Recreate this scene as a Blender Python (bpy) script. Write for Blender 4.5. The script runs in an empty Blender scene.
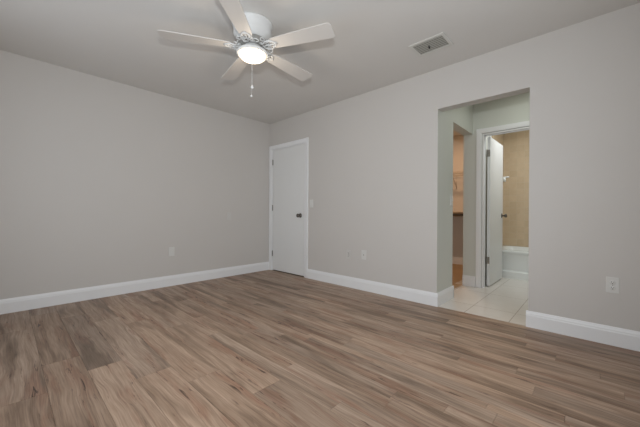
import bpy, bmesh, math, random
from mathutils import Vector, Matrix
random.seed(7)
PI = math.pi
SC = bpy.context.scene
COL = SC.collection

# ------------------------------------------------------------------ camera
cam_d = bpy.data.cameras.new('camera'); cam = bpy.data.objects.new('camera', cam_d); COL.objects.link(cam)
cam_d.sensor_width = 36.0; cam_d.lens = 36.0 * 295.77 / 640.0; cam_d.clip_start = 0.02
CAMP = Vector((4.0216, -3.0414, 0.9512)); YAW, PITCH, ROLL = 0.7543, -0.0011, 0.0058
_F = Vector((-math.sin(YAW), math.cos(YAW), 0)); _R = Vector((math.cos(YAW), math.sin(YAW), 0)); _U = Vector((0, 0, 1))
_F2 = _F * math.cos(PITCH) + _U * math.sin(PITCH); _U2 = _U * math.cos(PITCH) - _F * math.sin(PITCH)
_R3 = _R * math.cos(ROLL) + _U2 * math.sin(ROLL); _U3 = _U2 * math.cos(ROLL) - _R * math.sin(ROLL)
M3 = Matrix((_R3, _U3, -_F2)).transposed()
cam.matrix_world = Matrix.Translation(CAMP) @ M3.to_4x4()
SC.camera = cam

# ------------------------------------------------------------------ world, lights, exposure
w = bpy.data.worlds.new('sky'); SC.world = w; w.use_nodes = True
w.node_tree.nodes['Background'].inputs[0].default_value = (0.75, 0.87, 1.0, 1)
w.node_tree.nodes['Background'].inputs[1].default_value = 1.0
SC.view_settings.view_transform = 'Standard'; SC.view_settings.look = 'None'
SC.view_settings.exposure = -0.06; SC.view_settings.gamma = 1.0; SC.view_settings.use_curve_mapping = False

def area(name, loc, aim, sx, sy, power, col, spread=180):
    d = bpy.data.lights.new(name, 'AREA'); d.shape = 'RECTANGLE'; d.size = sx; d.size_y = sy
    d.energy = power; d.color = col; d.spread = math.radians(spread)
    o = bpy.data.objects.new(name, d); COL.objects.link(o); o.location = loc
    o.rotation_euler = (Vector(aim) - Vector(loc)).to_track_quat('-Z', 'Y').to_euler()
    return o
# area lights at two windows added behind the camera as daylight source
area('added_window_light_rear', (2.15, -3.61, 1.325), (2.15, 0, 1.325), 2.5, 1.45, 15.0, (0.95, 0.97, 1.0))
area('added_window_light_side', (4.46, -1.75, 1.325), (0, -1.75, 1.325), 1.2, 1.45, 10.5, (0.92, 0.96, 1.0))
# the photographer's flash, just above the camera
area('camera_flash', (4.04, -3.06, 1.30), (1.0, -0.25, 1.5), 0.06, 0.06, 20.0, (0.94, 0.98, 1.0), 145)
# added green-tinted hall fill, then bathroom and walk-in closet ceiling lamps (out of view)
area('added_hall_fill', (3.45, 0.65, 2.42), (3.45, 0.65, 0), 0.25, 0.25, 2.5, (0.95, 1.0, 0.91))
area('bathroom_ceiling_lamp', (3.55, 1.75, 2.42), (3.55, 1.85, 0), 0.4, 0.3, 11.5, (0.94, 0.98, 1.0))
area('closet_ceiling_lamp', (2.2, 1.9, 2.42), (2.2, 1.9, 0), 0.2, 0.2, 12.0, (1.0, 0.62, 0.36))

# ------------------------------------------------------------------ materials
def newmat(name):
    m = bpy.data.materials.new(name); m.use_nodes = True
    nt = m.node_tree; b = nt.nodes['Principled BSDF']
    return m, nt, b
def N(nt, typ, **kw):
    n = nt.nodes.new(typ)
    for k, v in kw.items(): setattr(n, k, v)
    return n
def mathn(nt, op, a, b=None, clamp=False):
    n = N(nt, 'ShaderNodeMath', operation=op); n.use_clamp = clamp
    for i, s in enumerate((a, b)):
        if s is None: continue
        if isinstance(s, (int, float)): n.inputs[i].default_value = s
        else: nt.links.new(s, n.inputs[i])
    return n.outputs[0]
def mixc(nt, fac, a, b, typ='MIX'):
    n = N(nt, 'ShaderNodeMix', data_type='RGBA', blend_type=typ)
    for s, i in ((fac, 0), (a, 6), (b, 7)):
        if isinstance(s, (int, float)): n.inputs[i].default_value = s
        elif isinstance(s, tuple): n.inputs[i].default_value = (*s, 1)
        else: nt.links.new(s, n.inputs[i])
    return n.outputs[2]
def noise(nt, vec, scale, detail=2, rough=.5, dist=0.):
    n = N(nt, 'ShaderNodeTexNoise'); n.inputs['Scale'].default_value = scale
    n.inputs['Detail'].default_value = detail; n.inputs['Roughness'].default_value = rough
    n.inputs['Distortion'].default_value = dist
    nt.links.new(vec, n.inputs['Vector']); return n.outputs['Fac']
def ramp(nt, fac, stops):
    n = N(nt, 'ShaderNodeValToRGB'); e = n.color_ramp.elements
    while len(e) < len(stops): e.new(0.5)
    for i, (p, c) in enumerate(stops):
        e[i].position = p; e[i].color = (c, c, c, 1) if isinstance(c, (int, float)) else (*c, 1)
    nt.links.new(fac, n.inputs[0]); return n.outputs[0]
def simple(name, col, rough=.5, metal=0., bump=0., bscale=200., vary=0.02, spec=.5):
    m, nt, b = newmat(name)
    tc = N(nt, 'ShaderNodeTexCoord'); nz = noise(nt, tc.outputs['Object'], 3.0, 3)
    hi = tuple(min(1, c * (1 + vary)) for c in col); lo = tuple(c * (1 - vary) for c in col)
    nt.links.new(mixc(nt, nz, lo, hi), b.inputs['Base Color'])
    b.inputs['Roughness'].default_value = rough; b.inputs['Metallic'].default_value = metal
    b.inputs['Specular IOR Level'].default_value = spec
    if bump:
        bp = N(nt, 'ShaderNodeBump'); bp.inputs['Strength'].default_value = bump; bp.inputs['Distance'].default_value = .001
        nt.links.new(noise(nt, tc.outputs['Object'], bscale, 2), bp.inputs['Height']); nt.links.new(bp.outputs[0], b.inputs['Normal'])
    return m
M_WALL = simple('wall_paint', (0.615, 0.585, 0.552), .75, bump=.25, bscale=180, vary=.01, spec=.3)
M_CEIL = simple('ceiling_paint', (0.70, 0.68, 0.65), .85, bump=.3, bscale=120, vary=.01, spec=.2)
M_HALL = simple('hall_paint_light_tint', (0.65, 0.66, 0.605), .7, bump=.25, bscale=180, vary=.01, spec=.3)  # greenish light of the hall is partly mixed into this colour
M_TRIM = simple('trim_enamel', (0.84, 0.84, 0.84), .38, vary=.01)
M_DOOR = simple('door_enamel', (0.79, 0.79, 0.775), .42, vary=.01)
M_PLATE = simple('plate_plastic', (0.70, 0.69, 0.66), .35, vary=.01)
M_BLANK = simple('painted_plate', (0.62, 0.60, 0.57), .5, vary=.01)
M_SLOT = simple('dark_slot', (0.03, 0.03, 0.03), .6)
M_NICKEL = simple('brushed_nickel', (0.32, 0.30, 0.27), .28, metal=1.)
M_DARKNI = simple('dark_nickel', (0.16, 0.145, 0.125), .3, metal=1.)
M_FAN = simple('fan_enamel', (0.72, 0.72, 0.71), .55, vary=.01)
M_FLY = simple('flywheel_grey', (0.34, 0.33, 0.31), .5)  # greyed to stand in for the shaded motor recess behind the scrolls
M_BLADE = simple('fan_blade_white', (0.66, 0.63, 0.595), .4, vary=.02)
M_TUB = simple('tub_acrylic', (0.82, 0.83, 0.80), .15, vary=.01)
M_WIRE = simple('wire_vinyl', (0.55, 0.50, 0.44), .4)
M_SHELF = simple('shelf_board_cream', (0.66, 0.56, 0.42), .5)
M_VENT = simple('vent_enamel', (0.66, 0.65, 0.61), .5)
M_LOUV = simple('vent_louver_grey', (0.40, 0.39, 0.35), .55)
M_DUCT = simple('duct_dark', (0.10, 0.10, 0.09), .8)
M_SUB = simple('subfloor_dark', (0.09, 0.065, 0.05), .9)
M_CARPET = simple('closet_wood_floor', (0.42, 0.30, 0.19), .6, vary=.15)

def mat_glow():
    m, nt, b = newmat('lamp_glass')
    b.inputs['Base Color'].default_value = (.95, .92, .85, 1); b.inputs['Roughness'].default_value = .3
    tc = N(nt, 'ShaderNodeTexCoord'); nz = noise(nt, tc.outputs['Object'], 8.)
    nt.links.new(mixc(nt, nz, (1, .80, .56), (1, .84, .62)), b.inputs['Emission Color'])
    b.inputs['Emission Strength'].default_value = 1.3
    return m
M_GLOW = mat_glow()
def mat_glass():
    m, nt, b = newmat('window_glass')
    b.inputs['Base Color'].default_value = (.9, .95, 1, 1); b.inputs['Roughness'].default_value = .02
    b.inputs['Transmission Weight'].default_value = 1.; b.inputs['IOR'].default_value = 1.1
    tc = N(nt, 'ShaderNodeTexCoord'); r = ramp(nt, noise(nt, tc.outputs['Object'], 2.), [(0, .01), (1, .03)])
    nt.links.new(r, b.inputs['Roughness'])
    return m
M_GLASS = mat_glass()

def mat_wood():
    m, nt, b = newmat('oak_vinyl_plank')
    tc = N(nt, 'ShaderNodeTexCoord')
    sd = N(nt, 'ShaderNodeAttribute', attribute_name='seed'); tn = N(nt, 'ShaderNodeAttribute', attribute_name='tone')
    sc = N(nt, 'ShaderNodeVectorMath', operation='SCALE'); nt.links.new(sd.outputs['Vector'], sc.inputs[0]); sc.inputs['Scale'].default_value = 37.
    ad = N(nt, 'ShaderNodeVectorMath', operation='ADD'); nt.links.new(tc.outputs['Object'], ad.inputs[0]); nt.links.new(sc.outputs[0], ad.inputs[1])
    # bend the grain a little so that streaks wander
    wv = N(nt, 'ShaderNodeTexNoise'); wv.inputs['Scale'].default_value = 1.; wv.inputs['Detail'].default_value = 2
    mpw = N(nt, 'ShaderNodeMapping'); mpw.inputs['Scale'].default_value = (1.8, 4., 1); nt.links.new(ad.outputs[0], mpw.inputs[0]); nt.links.new(mpw.outputs[0], wv.inputs['Vector'])
    wo = mathn(nt, 'MULTIPLY', mathn(nt, 'SUBTRACT', wv.outputs['Fac'], .5), .07)
    cb = N(nt, 'ShaderNodeCombineXYZ'); nt.links.new(wo, cb.inputs[1])
    v = N(nt, 'ShaderNodeVectorMath', operation='ADD'); nt.links.new(ad.outputs[0], v.inputs[0]); nt.links.new(cb.outputs[0], v.inputs[1])
    def mp(s):
        q = N(nt, 'ShaderNodeMapping'); q.inputs['Scale'].default_value = s; nt.links.new(v.outputs[0], q.inputs[0]); return q.outputs[0]
    broad = noise(nt, mp((0.8, 6, 1)), 1., 4, .55, .4)
    strk = noise(nt, mp((1.1, 26, 1)), 1., 5, .65, .3)
    fine = noise(nt, mp((5, 150, 1)), 1., 3, .6)
    red = noise(nt, mp((1.1, 8.5, 3.7)), 1.3, 4, .6, .5)
    crack = noise(nt, mp((4.2, 42, 1)), 1., 4, .6, 1.4)
    c = mixc(nt, ramp(nt, strk, [(.36, 0.), (.66, 1.)]), (0.345, 0.240, 0.170), (0.480, 0.346, 0.254))
    c = mixc(nt, mathn(nt, 'MULTIPLY', ramp(nt, broad, [(.50, 0.), (.62, 1.)]), .75), c, (0.160, 0.105, 0.070))
    c = mixc(nt, mathn(nt, 'MULTIPLY', ramp(nt, red, [(.52, 0.), (.64, 1.)]), .60), c, (0.285, 0.148, 0.095))
    thin = noise(nt, mp((1.6, 62, 2.3)), 1., 4, .6, .25)
    c = mixc(nt, mathn(nt, 'MULTIPLY', ramp(nt, thin, [(.52, 0.), (.66, 1.)]), .50), c, (0.190, 0.120, 0.082))
    zone = mathn(nt, 'MAXIMUM', ramp(nt, red, [(.50, 0.), (.60, 1.)]), ramp(nt, broad, [(.56, 0.), (.68, .8)]))
    c = mixc(nt, mathn(nt, 'MULTIPLY', mathn(nt, 'MULTIPLY', ramp(nt, crack, [(.58, 0.), (.65, 1.)]), zone), .9), c, (0.060, 0.035, 0.026))
    c = mixc(nt, .30, c, ramp(nt, fine, [(.3, .0), (.7, 1.)]), 'SOFT_LIGHT')
    c = mixc(nt, 1., c, tn.outputs['Color'], 'MULTIPLY')
    nt.links.new(c, b.inputs['Base Color'])
    nt.links.new(ramp(nt, strk, [(.3, .50), (.7, .40)]), b.inputs['Roughness'])
    b.inputs['Specular IOR Level'].default_value = .35
    bp = N(nt, 'ShaderNodeBump'); bp.inputs['Strength'].default_value = .15; bp.inputs['Distance'].default_value = .0006
    nt.links.new(fine, bp.inputs['Height']); nt.links.new(bp.outputs[0], b.inputs['Normal'])
    return m
M_WOOD = mat_wood()

def mat_tiles(name, c1, c2, grout, sx, sy, off, ax, rough, gw=.004):
    """tile grid built on object coordinates; ax picks the two axes, off the grid origin"""
    m, nt, b = newmat(name)
    tc = N(nt, 'ShaderNodeTexCoord'); sp = N(nt, 'ShaderNodeSeparateXYZ'); nt.links.new(tc.outputs['Object'], sp.inputs[0])
    u = mathn(nt, 'DIVIDE', mathn(nt, 'SUBTRACT', sp.outputs[ax[0]], off[0]), sx)
    v = mathn(nt, 'DIVIDE', mathn(nt, 'SUBTRACT', sp.outputs[ax[1]], off[1]), sy)
    def edge(a, s):
        fr = mathn(nt, 'FRACT', a); d = mathn(nt, 'MINIMUM', fr, mathn(nt, 'SUBTRACT', 1., fr))
        return mathn(nt, 'LESS_THAN', mathn(nt, 'MULTIPLY', d, s), gw / 2)
    g = mathn(nt, 'MAXIMUM', edge(u, sx), edge(v, sy))
    cb = N(nt, 'ShaderNodeCombineXYZ'); nt.links.new(mathn(nt, 'FLOOR', u), cb.inputs[0]); nt.links.new(mathn(nt, 'FLOOR', v), cb.inputs[1])
    wn = N(nt, 'ShaderNodeTexWhiteNoise'); nt.links.new(cb.outputs[0], wn.inputs[0])
    c = mixc(nt, wn.outputs['Value'], c1, c2)
    cl = noise(nt, tc.outputs['Object'], 9., 4, .6, .8)
    c = mixc(nt, .25, c, ramp(nt, cl, [(.3, .3), (.7, .7)]), 'SOFT_LIGHT')
    nt.links.new(mixc(nt, g, c, grout), b.inputs['Base Color'])
    b.inputs['Roughness'].default_value = rough
    bp = N(nt, 'ShaderNodeBump'); bp.invert = True; bp.inputs['Strength'].default_value = .5; bp.inputs['Distance'].default_value = .002
    nt.links.new(g, bp.inputs['Height']); nt.links.new(bp.outputs[0], b.inputs['Normal'])
    return m
M_FTILE = mat_tiles('cream_floor_tile', (0.75, 0.70, 0.64), (0.79, 0.74, 0.68), (0.50, 0.43, 0.37), .37, .61, (3.083, -0.30), (0, 1), .22, .006)
M_WTILE = mat_tiles('tan_shower_tile', (0.60, 0.46, 0.30), (0.66, 0.51, 0.34), (0.64, 0.53, 0.38), .105, .105, (2.817, .43), (0, 2), .35, .004)
M_WTILE2 = mat_tiles('tan_shower_tile_end', (0.60, 0.46, 0.30), (0.66, 0.51, 0.34), (0.64, 0.53, 0.38), .105, .105, (2.1, .43), (1, 2), .35, .004)

# ------------------------------------------------------------------ mesh helpers
def box(bm, x0, y0, z0, x1, y1, z1, bev=0., mi=0, seg=2):
    r = bmesh.ops.create_cube(bm, size=1.)
    vs = r['verts']
    for v in vs: v.co = Vector(((x0 + x1) / 2 + v.co.x * (x1 - x0), (y0 + y1) / 2 + v.co.y * (y1 - y0), (z0 + z1) / 2 + v.co.z * (z1 - z0)))
    fs = set(f for v in vs for f in v.link_faces)
    for f in fs: f.material_index = mi
    if bev:
        es = list(set(e for f in fs for e in f.edges))
        bmesh.ops.bevel(bm, geom=es, offset=bev, segments=seg, affect='EDGES', profile=.6, material=mi)
    return vs
def lathe(bm, prof, c=(0, 0, 0), n=40, axis='Z', mi=0):
    rings = []
    for r, h in prof:
        ring = []
        if r < 1e-6:
            ring = [bm.verts.new((0, 0, h))] * n
        else:
            ring = [bm.verts.new((r * math.cos(2 * PI * i / n), r * math.sin(2 * PI * i / n), h)) for i in range(n)]
        rings.append(ring)
    for a, b2 in zip(rings, rings[1:]):
        for i in range(n):
            j = (i + 1) % n
            vs = []
            for v in (a[i], a[j], b2[j], b2[i]):
                if v not in vs: vs.append(v)
            if len(vs) > 2:
                f = bm.faces.new(vs); f.smooth = True; f.material_index = mi
    allv = list(dict.fromkeys(v for r in rings for v in r))
    if axis == 'X': rot = Matrix.Rotation(PI / 2, 3, 'Y')
    elif axis == '-Y': rot = Matrix.Rotation(PI / 2, 3, 'X')
    else: rot = Matrix.Identity(3)
    for v in allv: v.co = rot @ v.co + Vector(c)
    return allv
def tube(bm, pts, r, n=8, mi=0, cap=True):
    pts = [Vector(p) for p in pts]; rings = []
    for i, p in enumerate(pts):
        t = (pts[min(i + 1, len(pts) - 1)] - pts[max(i - 1, 0)]).normalized()
        a = t.orthogonal().normalized() if not rings else (ref - t * ref.dot(t)).normalized()
        ref = a; b2 = t.cross(a)
        rings.append([bm.verts.new(p + (a * math.cos(2 * PI * k / n) + b2 * math.sin(2 * PI * k / n)) * r) for k in range(n)])
    for A, B in zip(rings, rings[1:]):
        for k in range(n):
            f = bm.faces.new((A[k], A[(k + 1) % n], B[(k + 1) % n], B[k])); f.smooth = True; f.material_index = mi
    if cap:
        bm.faces.new(rings[0][::-1]); bm.faces.new(rings[-1])
def sweep(bm, prof, p0, p1, up, out):
    """extrude a (out, up) profile from p0 to p1"""
    p0, p1, up, out = Vector(p0), Vector(p1), Vector(up), Vector(out)
    A = [bm.verts.new(p0 + out * a + up * b) for a, b in prof]; B = [bm.verts.new(p1 + out * a + up * b) for a, b in prof]
    n = len(prof)
    for i in range(n): bm.faces.new((A[i], A[(i + 1) % n], B[(i + 1) % n], B[i]))
    bm.faces.new(A[::-1]); bm.faces.new(B)
def obj(name, bm, mats, parent=None, loc=None):
    bmesh.ops.recalc_face_normals(bm, faces=bm.faces)
    me = bpy.data.meshes.new(name); bm.to_mesh(me); bm.free()
    for m in (mats if isinstance(mats, (list, tuple)) else [mats]): me.materials.append(m)
    o = bpy.data.objects.new(name, me); COL.objects.link(o)
    if parent: o.parent = parent
    if loc: o.location = loc
    return o
def struct(name, bm, m, parent=None):
    o = obj(name, bm, m, parent)
    if not parent: o['kind'] = 'structure'
    return o
def thing(name, label, cat, loc=(0, 0, 0), rot=(0, 0, 0), group=None):
    o = bpy.data.objects.new(name, None); COL.objects.link(o); o.location = loc; o.rotation_euler = rot
    o.empty_display_size = .05; o['label'] = label; o['category'] = cat
    if group: o['group'] = group
    return o
def nb(): return bmesh.new()

# ------------------------------------------------------------------ dimensions
H = 2.44; XR = 4.45; YF = -3.60
OX0, OX1, OH = 2.817, 3.595, 2.03      # cased-less opening to the hall
WT = 0.12
YB = 1.172                              # hall's far wall
BT = 0.11
TY = 2.09                               # tub front
TB = 2.85                               # tub back wall

# ------------------------------------------------------------------ floor of planks
def floor_mesh():
    bm = nb()
    lt = bm.faces.layers.float_vector if False else None
    box(bm, 0, YF, -0.03, XR, 0.0, -0.004, mi=1)
    L = 1.25
    seams = [-3.60, -3.43, -3.25, -3.07, -2.885, -2.70, -2.525, -2.335, -2.15, -1.965, -1.87, -1.775, -1.68, -1.60, -1.525, -1.43, -1.375, -1.29, -1.22, -1.13,
             -1.03, -.955, -.86, -.77, -.68, -.585, -.49, -.40, -.305, -.21, -.12, -.0]
    known = {-2.885: 1.53, -2.70: 1.80, -2.525: .858, -2.15: 2.707, -1.965: 1.832, -1.775: 2.01, -1.68: 3.243, -1.525: 3.677, -1.375: 2.683, -1.22: 3.06, -1.29: 3.914, -.955: 3.666, -1.03: 3.36}
    tones = {(-2.885, 0): .76, (-2.70, 0): .74, (-2.70, 1): 1.04, (-2.885, 1): .78, (-1.775, 1): .78, (-1.965, 1): 1.08, (-2.15, 1): .80, (-1.68, 0): .86}  # plank tones; nearest left rows also darkened for corner vignetting
    faces = []
    for k in range(len(seams) - 1):
        y0, y1 = seams[k], seams[k + 1]
        j0 = known.get(y0, random.uniform(0, L))
        x = j0
        while x > 0: x -= L
        cuts = [0.0]
        while x < XR:
            x += L
            if x > .02: cuts.append(min(x, XR))
        for a, b2 in zip(cuts, cuts[1:]):
            if b2 - a < .01: continue
            idx = 0 if b2 <= j0 + .01 else 1
            near = abs((b2 if idx == 0 else a) - j0) < .02
            t = tones.get((y0, idx)) if near else None
            if t is None and y0 < -2.6 and a < 2.4: t = random.choice([.80, .84, .88])  # lens vignetting put into the tone of the near left planks
            if t is None: t = random.choice([.80, .88, .93, .97, 1., 1., 1.03, 1.07])
            faces.append((a, b2, y0, y1, t, random.random(), random.random()))
    g = .0006
    n0 = len(bm.faces)
    for (a, b2, y0, y1, t, s1, s2) in faces:
        vs = [bm.verts.new(p) for p in ((a + g, y0 + g, 0), (b2 - g, y0 + g, 0), (b2 - g, y1 - g, 0), (a + g, y1 - g, 0))]
        lo = [bm.verts.new((v.co.x, v.co.y, -.004)) for v in vs]
        bm.faces.new(vs)
        for i in range(4): bm.faces.new((vs[i], lo[i], lo[(i + 1) % 4], vs[(i + 1) % 4]))
    bm.faces.ensure_lookup_table()
    me = bpy.data.meshes.new('floor'); bm.to_mesh(me); bm.free()
    me.materials.append(M_WOOD); me.materials.append(M_SUB)
    at = me.attributes.new('tone', 'FLOAT_VECTOR', 'FACE'); sd = me.attributes.new('seed', 'FLOAT_VECTOR', 'FACE')
    for i in range(len(me.polygons)):
        k = (i - n0) // 5
        if i < n0: at.data[i].vector = (1, 1, 1); continue
        f = faces[k]; t = f[4]; wv = (f[5] - .5) * .05
        at.data[i].vector = (t * (1 + wv), t, t * (1 - wv)); sd.data[i].vector = (f[5], f[6], 0)
    o = bpy.data.objects.new('floor', me); COL.objects.link(o); o['kind'] = 'structure'
floor_mesh()
bm = nb(); box(bm, 2.6, 0.0, -0.03, 4.5, 3.0, 0.0); struct('floor_tile_hall', bm, M_FTILE)
bm = nb(); box(bm, 1.3, 0.12, -0.03, 2.6, 3.0, 0.001); box(bm, 2.6, .445, -.02, 2.70, 1.17, .001); struct('floor_closet', bm, M_CARPET)
bm = nb(); box(bm, -.1, YF - .1, H, XR + .1, 3.0, H + .1); struct('ceiling', bm, M_CEIL)

# ------------------------------------------------------------------ walls
bm = nb(); box(bm, -.12, YF - .12, 0, 0, 0.12, H); struct('wall_left', bm, M_WALL)
DX0, DX1, DH = 0.068, 0.862, 2.008      # rough opening of the bedroom door
bm = nb()
box(bm, 0, 0, 0, DX0, WT, H); box(bm, DX0, 0, DH, DX1, WT, H); box(bm, DX1, 0, 0, OX0 , WT, H)
box(bm, OX0, 0, OH, OX1, WT, H); box(bm, OX1, 0, 0, XR + .12, WT, H)
struct('wall_back', bm, M_WALL)
def wall_with_window(name, axis, fixed, thick, a0, a1, w0, w1, z0, z1):
    bm = nb()
    def b(u0, u1, q0, q1):
        if axis == 'x': box(bm, u0, min(fixed, fixed + thick), q0, u1, max(fixed, fixed + thick), q1)
        else: box(bm, min(fixed, fixed + thick), u0, q0, max(fixed, fixed + thick), u1, q1)
    b(a0, w0, 0, H); b(w1, a1, 0, H); b(w0, w1, 0, z0); b(w0, w1, z1, H)
    struct(name, bm, M_WALL)
wall_with_window('wall_front', 'x', YF, -.12, 0, XR, .85, 3.45, .55, 2.1)
wall_with_window('wall_right', 'y', XR, .12, YF - .12, 0, -2.4, -1.1, .55, 2.1)
def added_window(name, axis, fixed, w0, w1, z0, z1):
    fr = nb()
    def b(bm, u0, u1, q0, q1, d0, d1):
        if axis == 'x': box(bm, u0, fixed + d0, q0, u1, fixed + d1, q1, .003)
        else: box(bm, fixed - d1, u0, q0, fixed - d0, u1, q1, .003)
    for (u0, u1, q0, q1) in ((w0, w0 + .05, z0, z1), (w1 - .05, w1, z0, z1), (w0 + .05, w1 - .05, z0, z0 + .05), (w0 + .05, w1 - .05, z1 - .05, z1), ((w0 + w1) / 2 - .02, (w0 + w1) / 2 + .02, z0 + .05, z1 - .05)):
        b(fr, u0, u1, q0, q1, -.10, -.05)
    root = struct(name, fr, M_TRIM)
    g = nb(); b(g, w0 + .05, w1 - .05, z0 + .05, z1 - .05, -.078, -.072); obj('window_pane', g, M_GLASS, root)
    s = nb(); b(s, w0 - .0, w1 + .0, z0 + .0005, z0 + .02, -.048, .03); obj('window_sill', s, M_TRIM, root)
added_window('added_window_1', 'x', YF, .85, 3.45, .55, 2.1)  # unseen windows, added to give the room a daylight source
added_window('added_window_2', 'y', XR, -2.4, -1.1, .55, 2.1)

# hall
bm = nb()   # left wall of the hall, flush with the opening's jamb, with the closet opening
CY0, CY1, CH = 0.447, 1.172, 2.0
box(bm, OX0 - .115, WT, 0, OX0, CY0, H); box(bm, OX0 - .115, CY0, CH, OX0, CY1, H); box(bm, OX0 - .115, CY1, 0, OX0, TB + .1, H)
struct('wall_hall_left', bm, M_HALL)
bm = nb(); box(bm, OX0 - .0006, .0006, 0, OX0 + .0008, WT + .01, OH - .0006); struct('trim_1', bm, M_HALL)  # thin skin that carries the light-tinted hall colour onto the jamb
BX0, BX1, BH = 2.930, 3.62, 1.985       # bathroom door rough opening
bm = nb(); box(bm, OX0, YB, 0, BX0, YB + BT, H); box(bm, BX0, YB, BH, BX1, YB + BT, H); box(bm, BX1, YB, 0, 4.0, YB + BT, H)
struct('wall_hall_back', bm, M_HALL)
bm = nb(); box(bm, 4.0, WT, 0, 4.1, YB + BT, H); struct('wall_hall_right', bm, M_HALL)
# bathroom
bm = nb(); box(bm, OX0, TB, .0, 4.45, TB + .1, H); struct('wall_bathroom_back', bm, M_WTILE)
bm = nb(); box(bm, OX0, TY + .02, .40, OX0 + .012, TB, H); struct('wall_tub_end', bm, M_WTILE2)
bm = nb(); box(bm, 4.35, YB + BT, 0, 4.45, TB, H); struct('wall_bathroom_right', bm, M_HALL)
# closet
bm = nb(); box(bm, 1.2, 2.84, 0, OX0 - .115, 2.94, H); struct('wall_closet_back', bm, M_WALL)
bm = nb(); box(bm, 1.2, WT, 0, 1.3, 2.84, H); struct('wall_closet_left', bm, M_WALL)

# ------------------------------------------------------------------ baseboards
BP = [(0, 0), (.015, 0), (.015, .098), (.012, .106), (.012, .113), (.008, .124), (.005, .135), (0, .135)]
def board(name, segs, parent=None):
    bm = nb()
    for p0, p1, out in segs: sweep(bm, BP, p0, p1, (0, 0, 1), out)
    return struct(name, bm, M_TRIM, parent)
board('baseboard_left', [((0, YF, 0), (0, -.012, 0), (1, 0, 0))])
board('baseboard_back', [((.926, 0, 0), (OX0 + .015, 0, 0), (0, -1, 0)), ((OX0, 0, 0), (OX0, CY0 + .012, 0), (1, 0, 0)), ((OX0 - .1, CY0, 0), (OX0 + .015, CY0, 0), (0, 1, 0))])
board('baseboard_right', [((OX1 - .015, 0, 0), (XR - .015, 0, 0), (0, -1, 0)), ((OX1, 0, 0), (OX1, WT, 0), (-1, 0, 0)), ((XR, 0, 0), (XR, YF, 0), (-1, 0, 0))])
board('baseboard_front', [((.015, YF, 0), (XR - .015, YF, 0), (0, 1, 0))])
board('baseboard_hall', [((OX0 - .115, CY1, 0), (2.861, CY1, 0), (0, -1, 0))])
board('baseboard_closet', [((1.3, 2.84, 0), (OX0 - .115, 2.84, 0), (0, -1, 0)), ((1.3, WT, 0), (1.3, 2.84, 0), (1, 0, 0))])

# ------------------------------------------------------------------ doors
def casing(name, x0, x1, zt, y, w_):
    """three-sided casing on the -y face at y; x0,x1 outer edges, zt outer top"""
    bm = nb(); t = .016
    pr = [(0, 0), (t, .004), (t * .9, w_ * .5), (t * .7, w_ - .006), (t * .45, w_), (0, w_)]
    sweep(bm, pr, (x0, y, 0), (x0, y, zt), (1, 0, 0), (0, -1, 0))
    sweep(bm, pr, (x1, y, 0), (x1, y, zt), (-1, 0, 0), (0, -1, 0))
    sweep(bm, pr, (x0 + .002, y, zt), (x1 - .002, y, zt), (0, 0, -1), (0, -1, 0))
    return struct(name, bm, M_TRIM)
def jamb(name, x0, x1, zt, y0, y1, stop_y):
    bm = nb()
    box(bm, x0, y0, 0, x0 + .018, y1, zt); box(bm, x1 - .018, y0, 0, x1, y1, zt); box(bm, x0 + .018, y0, zt - .018, x1 - .018, y1, zt)
    a, b2 = stop_y
    box(bm, x0 + .018, a, 0, x0 + .025, b2, zt - .018, .002); box(bm, x1 - .03, a, 0, x1 - .018, b2, zt - .018, .002); box(bm, x0 + .03, a, zt - .03, x1 - .03, b2, zt - .018, .002)
    return struct(name, bm, M_TRIM)
def hinge_mesh(h=.09, rad=.006):
    bm = nb()
    for k in range(5):
        z0 = -h / 2 + k * h / 5
        lathe(bm, [(0, z0 + .0006), (rad, z0 + .0006), (rad, z0 + h / 5 - .0006), (0, z0 + h / 5 - .0006)], n=12)
    lathe(bm, [(0, h / 2), (rad * .8, h / 2), (rad * .6, h / 2 + .004), (0, h / 2 + .005)], n=12)
    return bm
def knob_mesh(side=-1):
    bm = nb()
    prof = [(0, 0), (.033, 0), (.034, .003), (.030, .007), (.014, .010), (.012, .018), (.012, .032), (.020, .038), (.027, .046), (.0285, .054), (.026, .062), (.018, .067), (0, .069)]
    return bm, prof
# bedroom door (closed, hinges on the left)
casing('trim_2', 0.003, 0.926, 2.062, 0, .062)
jamb('trim_3', DX0, DX1, DH, 0.0, WT, (.038, .052))
sl = nb(); box(sl, DX0 + .021, .001, .014, DX1 - .021, .036, DH - .021, .0015)
d1 = struct('door_1', sl, M_DOOR)
for z in (.28, 1.035, 1.785):
    bm = hinge_mesh(); box(bm, .001, .001, -.045, .012, .003, .045)
    obj('hinge', bm, M_NICKEL, d1, (DX0 + .0195, -.006, z))
bm, prof = knob_mesh(); lathe(bm, prof, axis='-Y', n=28); obj('door_knob', bm, M_DARKNI, d1, (.758, .001, .915))
bm = nb(); box(bm, DX0, 0, -.001, DX1, WT, .003); struct('trim_4', bm, M_SUB)
# room behind the bedroom door, closed off
bm = nb(); box(bm, -.12, WT, 0, 1.2, WT + .04, H); struct('wall_behind_door', bm, M_WALL)

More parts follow.
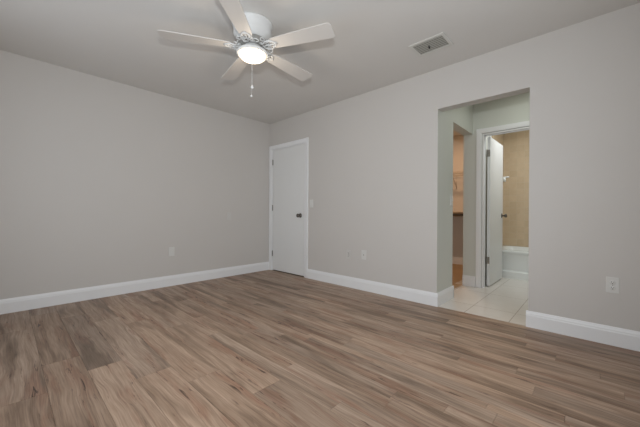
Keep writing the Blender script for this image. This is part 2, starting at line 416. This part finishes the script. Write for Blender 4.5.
# bathroom door (standing open into the bathroom)
casing('trim_5', 2.861, 3.688, 2.054, YB, .064)
jamb('trim_6', BX0 - .002, BX1, BH + .003, YB, YB + BT, (YB + .045, YB + .062))
bx = BX0 + .030
sl = nb(); box(sl, bx, YB + BT + .012, .012, bx + .035, YB + BT + .012 + .70, 1.962, .0015)
d2 = struct('door_2', sl, M_DOOR)
d2['label'] = 'white slab door standing open into the bathroom'
for z in (.345, 1.75):
    bm = hinge_mesh(.09, .007); box(bm, .0, -.030, -.045, .002, .0, .045); box(bm, .008, .004, -.045, .034, .006, .045)
    obj('hinge', bm, M_NICKEL, d2, (bx - .003, YB + BT + .006, z))
bm, prof = knob_mesh(); lathe(bm, prof, axis='X', n=28)
obj('door_knob', bm, M_DARKNI, d2, (bx + .035, YB + BT + .65, .93))
bm = nb(); lathe(bm, [(0, 0), (.033, 0), (.034, -.003), (.030, -.007), (.014, -.010), (.012, -.032), (.020, -.038), (.0285, -.054), (.018, -.067), (0, -.069)], axis='X', n=28)
obj('door_knob', bm, M_DARKNI, d2, (bx, YB + BT + .65, .93))

# ------------------------------------------------------------------ bathtub
t = thing('bathtub', 'white built-in bathtub below the tan tile seen through the bathroom door', 'bathtub', (OX0, TY, 0))
bm = nb(); TL = 1.525; TW = TB - TY; R = .415
# outer rim rectangle and an inner bowl, lofted as rings
def rr(x0, y0, x1, y1, r, z, n=6):
    out = []
    for cx, cy, a in ((x1 - r, y1 - r, 0), (x0 + r, y1 - r, 90), (x0 + r, y0 + r, 180), (x1 - r, y0 + r, 270)):
        for k in range(n + 1):
            q = math.radians(a + 90 * k / n); out.append((cx + r * math.cos(q), cy + r * math.sin(q), z))
    return out
def loft(bm, rings, close_end=True):
    R_ = [[bm.verts.new(p) for p in r] for r in rings]
    for A, B in zip(R_, R_[1:]):
        n = len(A)
        for k in range(n):
            f = bm.faces.new((A[k], A[(k + 1) % n], B[(k + 1) % n], B[k])); f.smooth = True
    if close_end: bm.faces.new(R_[-1])
    return R_
loft(bm, [rr(.013, .0, TL, TW - .001, .008, R - .03), rr(.013, .0, TL, TW - .001, .012, R - .006), rr(.019, .006, TL - .006, TW - .007, .012, R), rr(.07, .07, TL - .07, TW - .05, .10, R), rr(.085, .085, TL - .085, TW - .065, .10, R - .02), rr(.16, .14, TL - .12, TW - .12, .12, .12), rr(.24, .2, TL - .2, TW - .18, .1, .08)])
obj('basin', bm, M_TUB, t)
bm = nb()
sweep(bm, [(0, 0), (.0, .095), (.010, .105), (.016, .12), (.016, R - .06), (.008, R - .045), (.0, R - .03), (.05, R - .03), (.05, 0)], (.013, 0, 0), (TL, 0, 0), (0, 0, 1), (0, 1, 0))
obj('apron', bm, M_TUB, t)
bm = nb(); lathe(bm, [(0, 0), (.03, 0), (.03, .004), (0, .005)], c=(.35, .37, .083)); obj('drain', bm, M_NICKEL, t)

# small white hook-like fitting beside the door edge, on the tub's end wall
t = thing('wall_fitting', 'small white wall fitting above the tub, just past the bathroom door edge', 'wall fitting', (OX0 + .012, 2.42, 1.53))
bm = nb(); lathe(bm, [(0, 0), (.028, 0), (.028, .006), (.018, .012), (0, .012)], axis='X', n=20); obj('mounting_plate', bm, M_TUB, t)
bm = nb(); tube(bm, [(.005, 0, 0), (.06, 0, .006), (.11, 0, .012), (.165, 0, .014)], .011); tube(bm, [(.095, 0, .008), (.100, 0, -.02), (.100, 0, -.06)], .022, n=12)
obj('arm', bm, M_TUB, t)

# ------------------------------------------------------------------ closet wire shelves
def wire_shelf(z, label, d=.31):
    t = thing('wire_shelf', label, 'shelf', (0, 2.84, z))
    bm = nb(); x0, x1 = 1.31, OX0 - .12
    for yy in (-.004, -.10, -.2, -d): tube(bm, [(x0, yy, 0), (x1, yy, 0)], .0035, 6)
    tube(bm, [(x0, -d, -.03), (x1, -d, -.03)], .0035, 6)
    n = 52
    for i in range(n + 1):
        x = x0 + (x1 - x0) * i / n; tube(bm, [(x, -.002, .003), (x, -d, .003), (x, -d - .002, -.03)], .0018, 4)
    obj('wire_deck', bm, M_WIRE, t)
    bm = nb(); tube(bm, [(x0, -d + .03, -.065), (x1, -d + .03, -.065)], .012, 10); obj('hanging_rod', bm, M_WIRE, t)
    for x in (1.6, 2.06, 2.6):
        bm = nb(); tube(bm, [(x, -.003, -.27), (x, -d + .01, -.01)], .006, 6); tube(bm, [(x, -.004, -.30), (x, -.004, -.02)], .005, 6)
        tube(bm, [(x, -d + .03, -.085), (x, -d + .03, -.01)], .005, 6)
        obj('bracket', bm, M_WIRE, t)
wire_shelf(1.72, 'upper wire shelf and hanging rod on the closet wall')
t = thing('closet_shelf', 'solid lower closet shelf with hanging rod, below the wire shelf', 'shelf', (0, 2.84, 0.995))
bm = nb(); box(bm, 1.301, -.36, -.018, OX0 - .116, -.0005, 0, .002); obj('shelf_board', bm, M_SHELF, t)
bm = nb(); box(bm, 1.301, -.018, -.085, OX0 - .116, -.0005, -.0185, .001); obj('cleat', bm, M_SHELF, t)
bm = nb(); tube(bm, [(1.301, -.30, -.06), (OX0 - .116, -.30, -.06)], .015, 12); obj('hanging_rod', bm, M_DARKNI, t)

# ------------------------------------------------------------------ wall plates (local: face looks towards -y, centre at origin)
def plate_mesh(wd=.07, ht=.115, th=.006):
    bm = nb(); box(bm, -wd / 2, -th, -ht / 2, wd / 2, 0, ht / 2, .0025); return bm
def outlet(loc, rz, label, mp, group=None):
    t = thing('electrical_outlet', label, 'outlet', loc, (0, 0, rz), group)
    obj('cover_plate', plate_mesh(), mp, t)
    for s in (1, -1):
        bm = nb(); lathe(bm, [(0, .0045), (.0165, .0045), (.0165, .0075), (.015, .0085), (0, .0085)], axis='-Y', n=24)
        r = obj('receptacle', bm, mp, t, (0, 0, s * .0195))
        bm = nb(); box(bm, -.0075, -.0093, -.001, -.0052, -.0080, .0085); box(bm, .0052, -.0093, .000, .0075, -.0080, .0075)
        lathe(bm, [(0, .008), (.003, .008), (.003, .0093), (0, .0093)], c=(0, 0, -.007), axis='-Y', n=10)
        obj('socket_slot', bm, M_SLOT, r)
    bm = nb(); lathe(bm, [(0, .005), (.003, .005), (.0028, .0072), (0, .0076)], axis='-Y', n=12); obj('screw', bm, M_NICKEL, t)
def blank(loc, rz, label, name='blank_wall_plate', cat='wall plate', hgt=.115, wd=.07, mp=None, jack=False):
    t = thing(name, label, cat, loc, (0, 0, rz))
    obj('cover_plate', plate_mesh(wd, hgt), mp or M_BLANK, t)
    for s in (1, -1):
        bm = nb(); lathe(bm, [(0, .005), (.0028, .005), (.0026, .0070), (0, .0074)], c=(0, 0, s * hgt * .29), axis='-Y', n=12); obj('screw', bm, M_BLANK, t)
    if jack:
        bm = nb(); lathe(bm, [(0, .005), (.006, .005), (.006, .010), (.0035, .010), (.0035, .016), (0, .016)], axis='-Y', n=16); obj('cable_jack', bm, M_NICKEL, t)
def switch(loc, rz, label, mp):
    t = thing('light_switch', label, 'light switch', loc, (0, 0, rz))
    obj('cover_plate', plate_mesh(), mp, t)
    bm = nb(); box(bm, -.005, -.0078, -.0125, .005, -.005, .0125, .0006); o = obj('toggle_slot', bm, mp, t)
    bm = nb(); box(bm, -.0037, -.017, .0005, .0037, -.006, .0085, .001); obj('toggle', bm, mp, t)
    for s in (1, -1):
        bm = nb(); lathe(bm, [(0, .005), (.0028, .005), (.0026, .0070), (0, .0074)], c=(0, 0, s * .03), axis='-Y', n=12); obj('screw', bm, mp, t)
outlet((4.102, 0, .438), 0, 'white duplex outlet right of the hall opening', M_PLATE)
outlet((1.678, 0, .420), 0, 'outlet painted like the wall, left of the small white plate', M_BLANK)
blank((1.915, 0, .438), 0, 'small white cable plate on the wall left of the hall opening', 'cable_wall_plate', 'wall plate', .115, .07, M_PLATE, True)
switch((.994, 0, 1.09), 0, 'white light switch right of the closed bedroom door', M_PLATE)
blank((0, -1.565, .444), PI / 2, 'pale wall plate low on the left wall above the baseboard', mp=M_PLATE)
blank((0, -.749, .90), PI / 2, 'faint wall-coloured plate higher on the left wall near the door', mp=M_BLANK, hgt=.115)
switch((OX0, .405, 1.10), PI / 2, 'light switch on the hall wall beside the closet opening', M_PLATE)

# ------------------------------------------------------------------ ceiling vent
VX, VY = 2.94, -.475
t = thing('ceiling_vent', 'rectangular white louvered vent in the ceiling near the hall opening', 'vent', (VX, VY, H))
hx, hy = .128, .092; fw = .026
bm = nb()
for (x0, y0, x1, y1) in ((-hx - fw, -hy - fw, hx + fw, -hy), (-hx - fw, hy, hx + fw, hy + fw), (-hx - fw, -hy, -hx, hy), (hx, -hy, hx + fw, hy)):
    box(bm, x0, y0, -.007, x1, y1, 0, .002)
obj('frame', bm, M_VENT, t)
bm = nb(); box(bm, -hx, -hy, -.0015, hx, hy, -.0003); obj('duct_backing', bm, M_DUCT, t)
for i in range(7):
    y = -hy + .015 + i * (2 * hy - .03) / 6
    bm = nb()
    sweep(bm, [(-.006, -.0035), (-.006, -.0025), (.006, -.0055), (.006, -.0065)], (-hx, y, 0), (hx, y, 0), (0, 0, 1), (0, 1, 0))
    obj('louver', bm, M_LOUV, t)
bm = nb(); box(bm, -.018, -.012, -.022, -.010, .012, -.008, .001); obj('damper_lever', bm, M_SLOT, t)

# ------------------------------------------------------------------ ceiling fan
FX, FY, BZ = 2.015, -1.700, 2.262
t = thing('ceiling_fan', 'white five-blade flush-mount ceiling fan with lit bowl lamp', 'ceiling fan', (FX, FY, H))
def fz(z): return z - H
bm = nb()
lathe(bm, [(0, 0), (.158, 0), (.160, -.006), (.157, -.014), (.148, -.020), (.148, -.080), (.142, -.098), (.120, -.112), (.118, -.126), (0, -.126)], n=56)
obj('motor_housing', bm, M_FAN, t)
bm = nb()
lathe(bm, [(0, -.126), (.105, -.126), (.112, -.134), (.112, -.160), (.104, -.168), (0, -.168)], n=48)
for k in range(30):
    q = 2 * PI * k / 30; tube(bm, [(.111 * math.cos(q), .111 * math.sin(q), -.134), (.118 * math.cos(q), .118 * math.sin(q), -.147), (.111 * math.cos(q), .111 * math.sin(q), -.160)], .004, 6)
obj('flywheel', bm, M_FLY, t)
bm = nb()
lathe(bm, [(0, -.168), (.060, -.168), (.064, -.176), (.070, -.196), (.095, -.208), (.118, -.216), (.123, -.222), (.123, -.232), (.117, -.238), (.109, -.238), (.108, -.228), (0, -.226)], n=56)
obj('lamp_fitter', bm, M_FAN, t)
bm = nb()
prof = [(.1075, -.231)] + [(.1075 * math.cos(q), -.236 - .046 * math.sin(q)) for q in [PI / 2 * k / 10 for k in range(10)]] + [(0, -.282)]
lathe(bm, prof, n=56)
lamp = obj('lamp_bowl', bm, M_GLOW, t)
lamp['label'] = 'glowing frosted glass bowl'
# blades
def blade_mesh():
    bm = nb(); r0, r1 = .160, .672; n = 14; top = []; outl = []
    def half(x):
        u = (x - r0) / (r1 - r0); return .050 + .023 * u ** .8
    xs = [r0 + (r1 - .03 - r0) * i / n for i in range(n + 1)]
    up = []
    for k in range(7):                                    # rounded root
        q = PI / 2 * k / 6; up.append((r0 + .03 - .03 * math.cos(q), half(r0) * (.55 + .45 * math.sin(q))))
    up += [(x, half(x)) for x in xs if x > r0 + .035]
    hw = half(r1)
    for k in range(1, 7):                                 # rounded tip corners
        q = PI / 2 * k / 6; up.append((r1 - .03 + .03 * math.sin(q), hw - .03 + .03 * math.cos(q)))
    pts = up + [(x, -y) for x, y in up[::-1]]
    A = [bm.verts.new((x, y, .003)) for x, y in pts]; B = [bm.verts.new((x, y, -.003)) for x, y in pts]
    f1 = bm.faces.new(A); f2 = bm.faces.new(B[::-1])
    for i in range(len(pts)): bm.faces.new((A[i], B[i], B[(i + 1) % len(pts)], A[(i + 1) % len(pts)]))
    es = list(set(list(f1.edges) + list(f2.edges))); bmesh.ops.bevel(bm, geom=es, offset=.0012, segments=2, affect='EDGES')
    rot = Matrix.Rotation(PITCHB, 3, 'X')
    for v in bm.verts: v.co = rot @ v.co
    return bm
PITCHB = math.radians(-9)
def iron_mesh():
    """scrolled blade iron: a stem with two curling arms ending under the blade root"""
    bm = nb(); rot = Matrix.Rotation(PITCHB, 3, 'X')
    def T(pts, r):
        tube(bm, [rot @ Vector((x, y, z)) if x > .12 else Vector((x, y, z)) for x, y, z in pts], r, 8)
    for s in (1, -1):
        arm = [(.085, s * .010, .004), (.100, s * .018, -.004), (.115, s * .034, -.012), (.135, s * .044, -.012), (.158, s * .044, -.009), (.180, s * .034, -.007), (.20, s * .018, -.007), (.215, 0, -.007)]
        T(arm, .0050)
        scroll = []
        for k in range(22):
            q = k / 21 * 2.6 * PI; r = .020 * (1 - k / 30)
            scroll.append((.140 + r * math.cos(q + PI) + .004, s * (.020 + r * math.sin(q)) , -.010))
        T(scroll, .0030)
        scroll = [(.100 + .012 * (1 - k / 26) * math.cos(k / 18 * 2.4 * PI), s * (.034 + .013 * (1 - k / 26) * math.sin(k / 18 * 2.4 * PI)), -.004) for k in range(19)]
        T(scroll, .0028)
        big = []
        for k in range(26):
            u = k / 25; q = -.5 * PI + u * 2.1 * PI; rr_ = .030 * (1 - .55 * u)
            big.append((.128 + rr_ * math.sin(q) * .55, s * (.066 - rr_ * math.cos(q)), .006 - .018 * u))
        T(big, .0034)
    T([(.09, 0, .008), (.11, 0, -.008), (.15, 0, -.010), (.215, 0, -.008)], .0045)
    for x, y in ((.178, .026), (.178, -.026), (.205, 0)):
        vs = lathe(bm, [(0, -.014), (.006, -.013), (.007, -.009), (.007, -.004), (0, -.004)], c=(x, y, 0), n=12)
        for v in vs: v.co = rot @ v.co
    return bm
blade_me = None
for i, a in enumerate((-36, 36, 108, 180, 252)):
    ang = math.radians(a + 15.3) + YAW
    if i == 0:
        b0 = obj('fan_blade', blade_mesh(), M_BLADE, t); i0 = obj('blade_iron', iron_mesh(), M_FAN, b0)
        b0.location = (0, 0, fz(BZ)); b0.rotation_euler = (0, 0, ang)
    else:
        b = b0.copy(); COL.objects.link(b); b.parent = t; b.rotation_euler = (0, 0, ang)
        c = i0.copy(); COL.objects.link(c); c.parent = b
# pull chains, hanging from the fitter on the camera's side
dirc = Vector((CAMP.x - FX, CAMP.y - FY, 0)).normalized(); side = Vector((-dirc.y, dirc.x, 0))
for off, zb, rb, lab in ((.0, 1.895, .0115, 'longer chain'), (-.006, 1.83, .008, None)):
    p = dirc * .127 + side * off
    bm = nb(); ztop = fz(2.212); zend = fz(zb) + rb
    nlinks = int((ztop - zend) / .0065)
    tube(bm, [p + Vector((0, 0, ztop)), p + Vector((0, 0, zend))], .0006, 6)
    for k in range(nlinks):
        z = ztop - (k + .5) * .0065
        bmesh.ops.create_icosphere(bm, subdivisions=1, radius=.0010, matrix=Matrix.Translation(p + Vector((0, 0, z))))
    ch = obj('pull_chain', bm, M_FAN, t)
    bm = nb(); lathe(bm, [(0, rb + .004), (rb * .3, rb + .003), (rb * .45, rb * .8), (rb * .95, rb * .3), (rb, -rb * .1), (rb * .8, -rb * .65), (rb * .4, -rb * .95), (0, -rb)], n=20)
    obj('pull_knob', bm, M_FAN, ch, (p.x, p.y, fz(zb)))
lb = bpy.data.lights.new('fan_bulb', 'POINT'); lb.energy = 3.6; lb.color = (1, .87, .70); lb.shadow_soft_size = .05
lo = bpy.data.objects.new('fan_bulb', lb); COL.objects.link(lo); lo.location = (FX, FY, H - .33)
for o in (d1,): o['label'] = 'plain white closed slab door in the room corner'
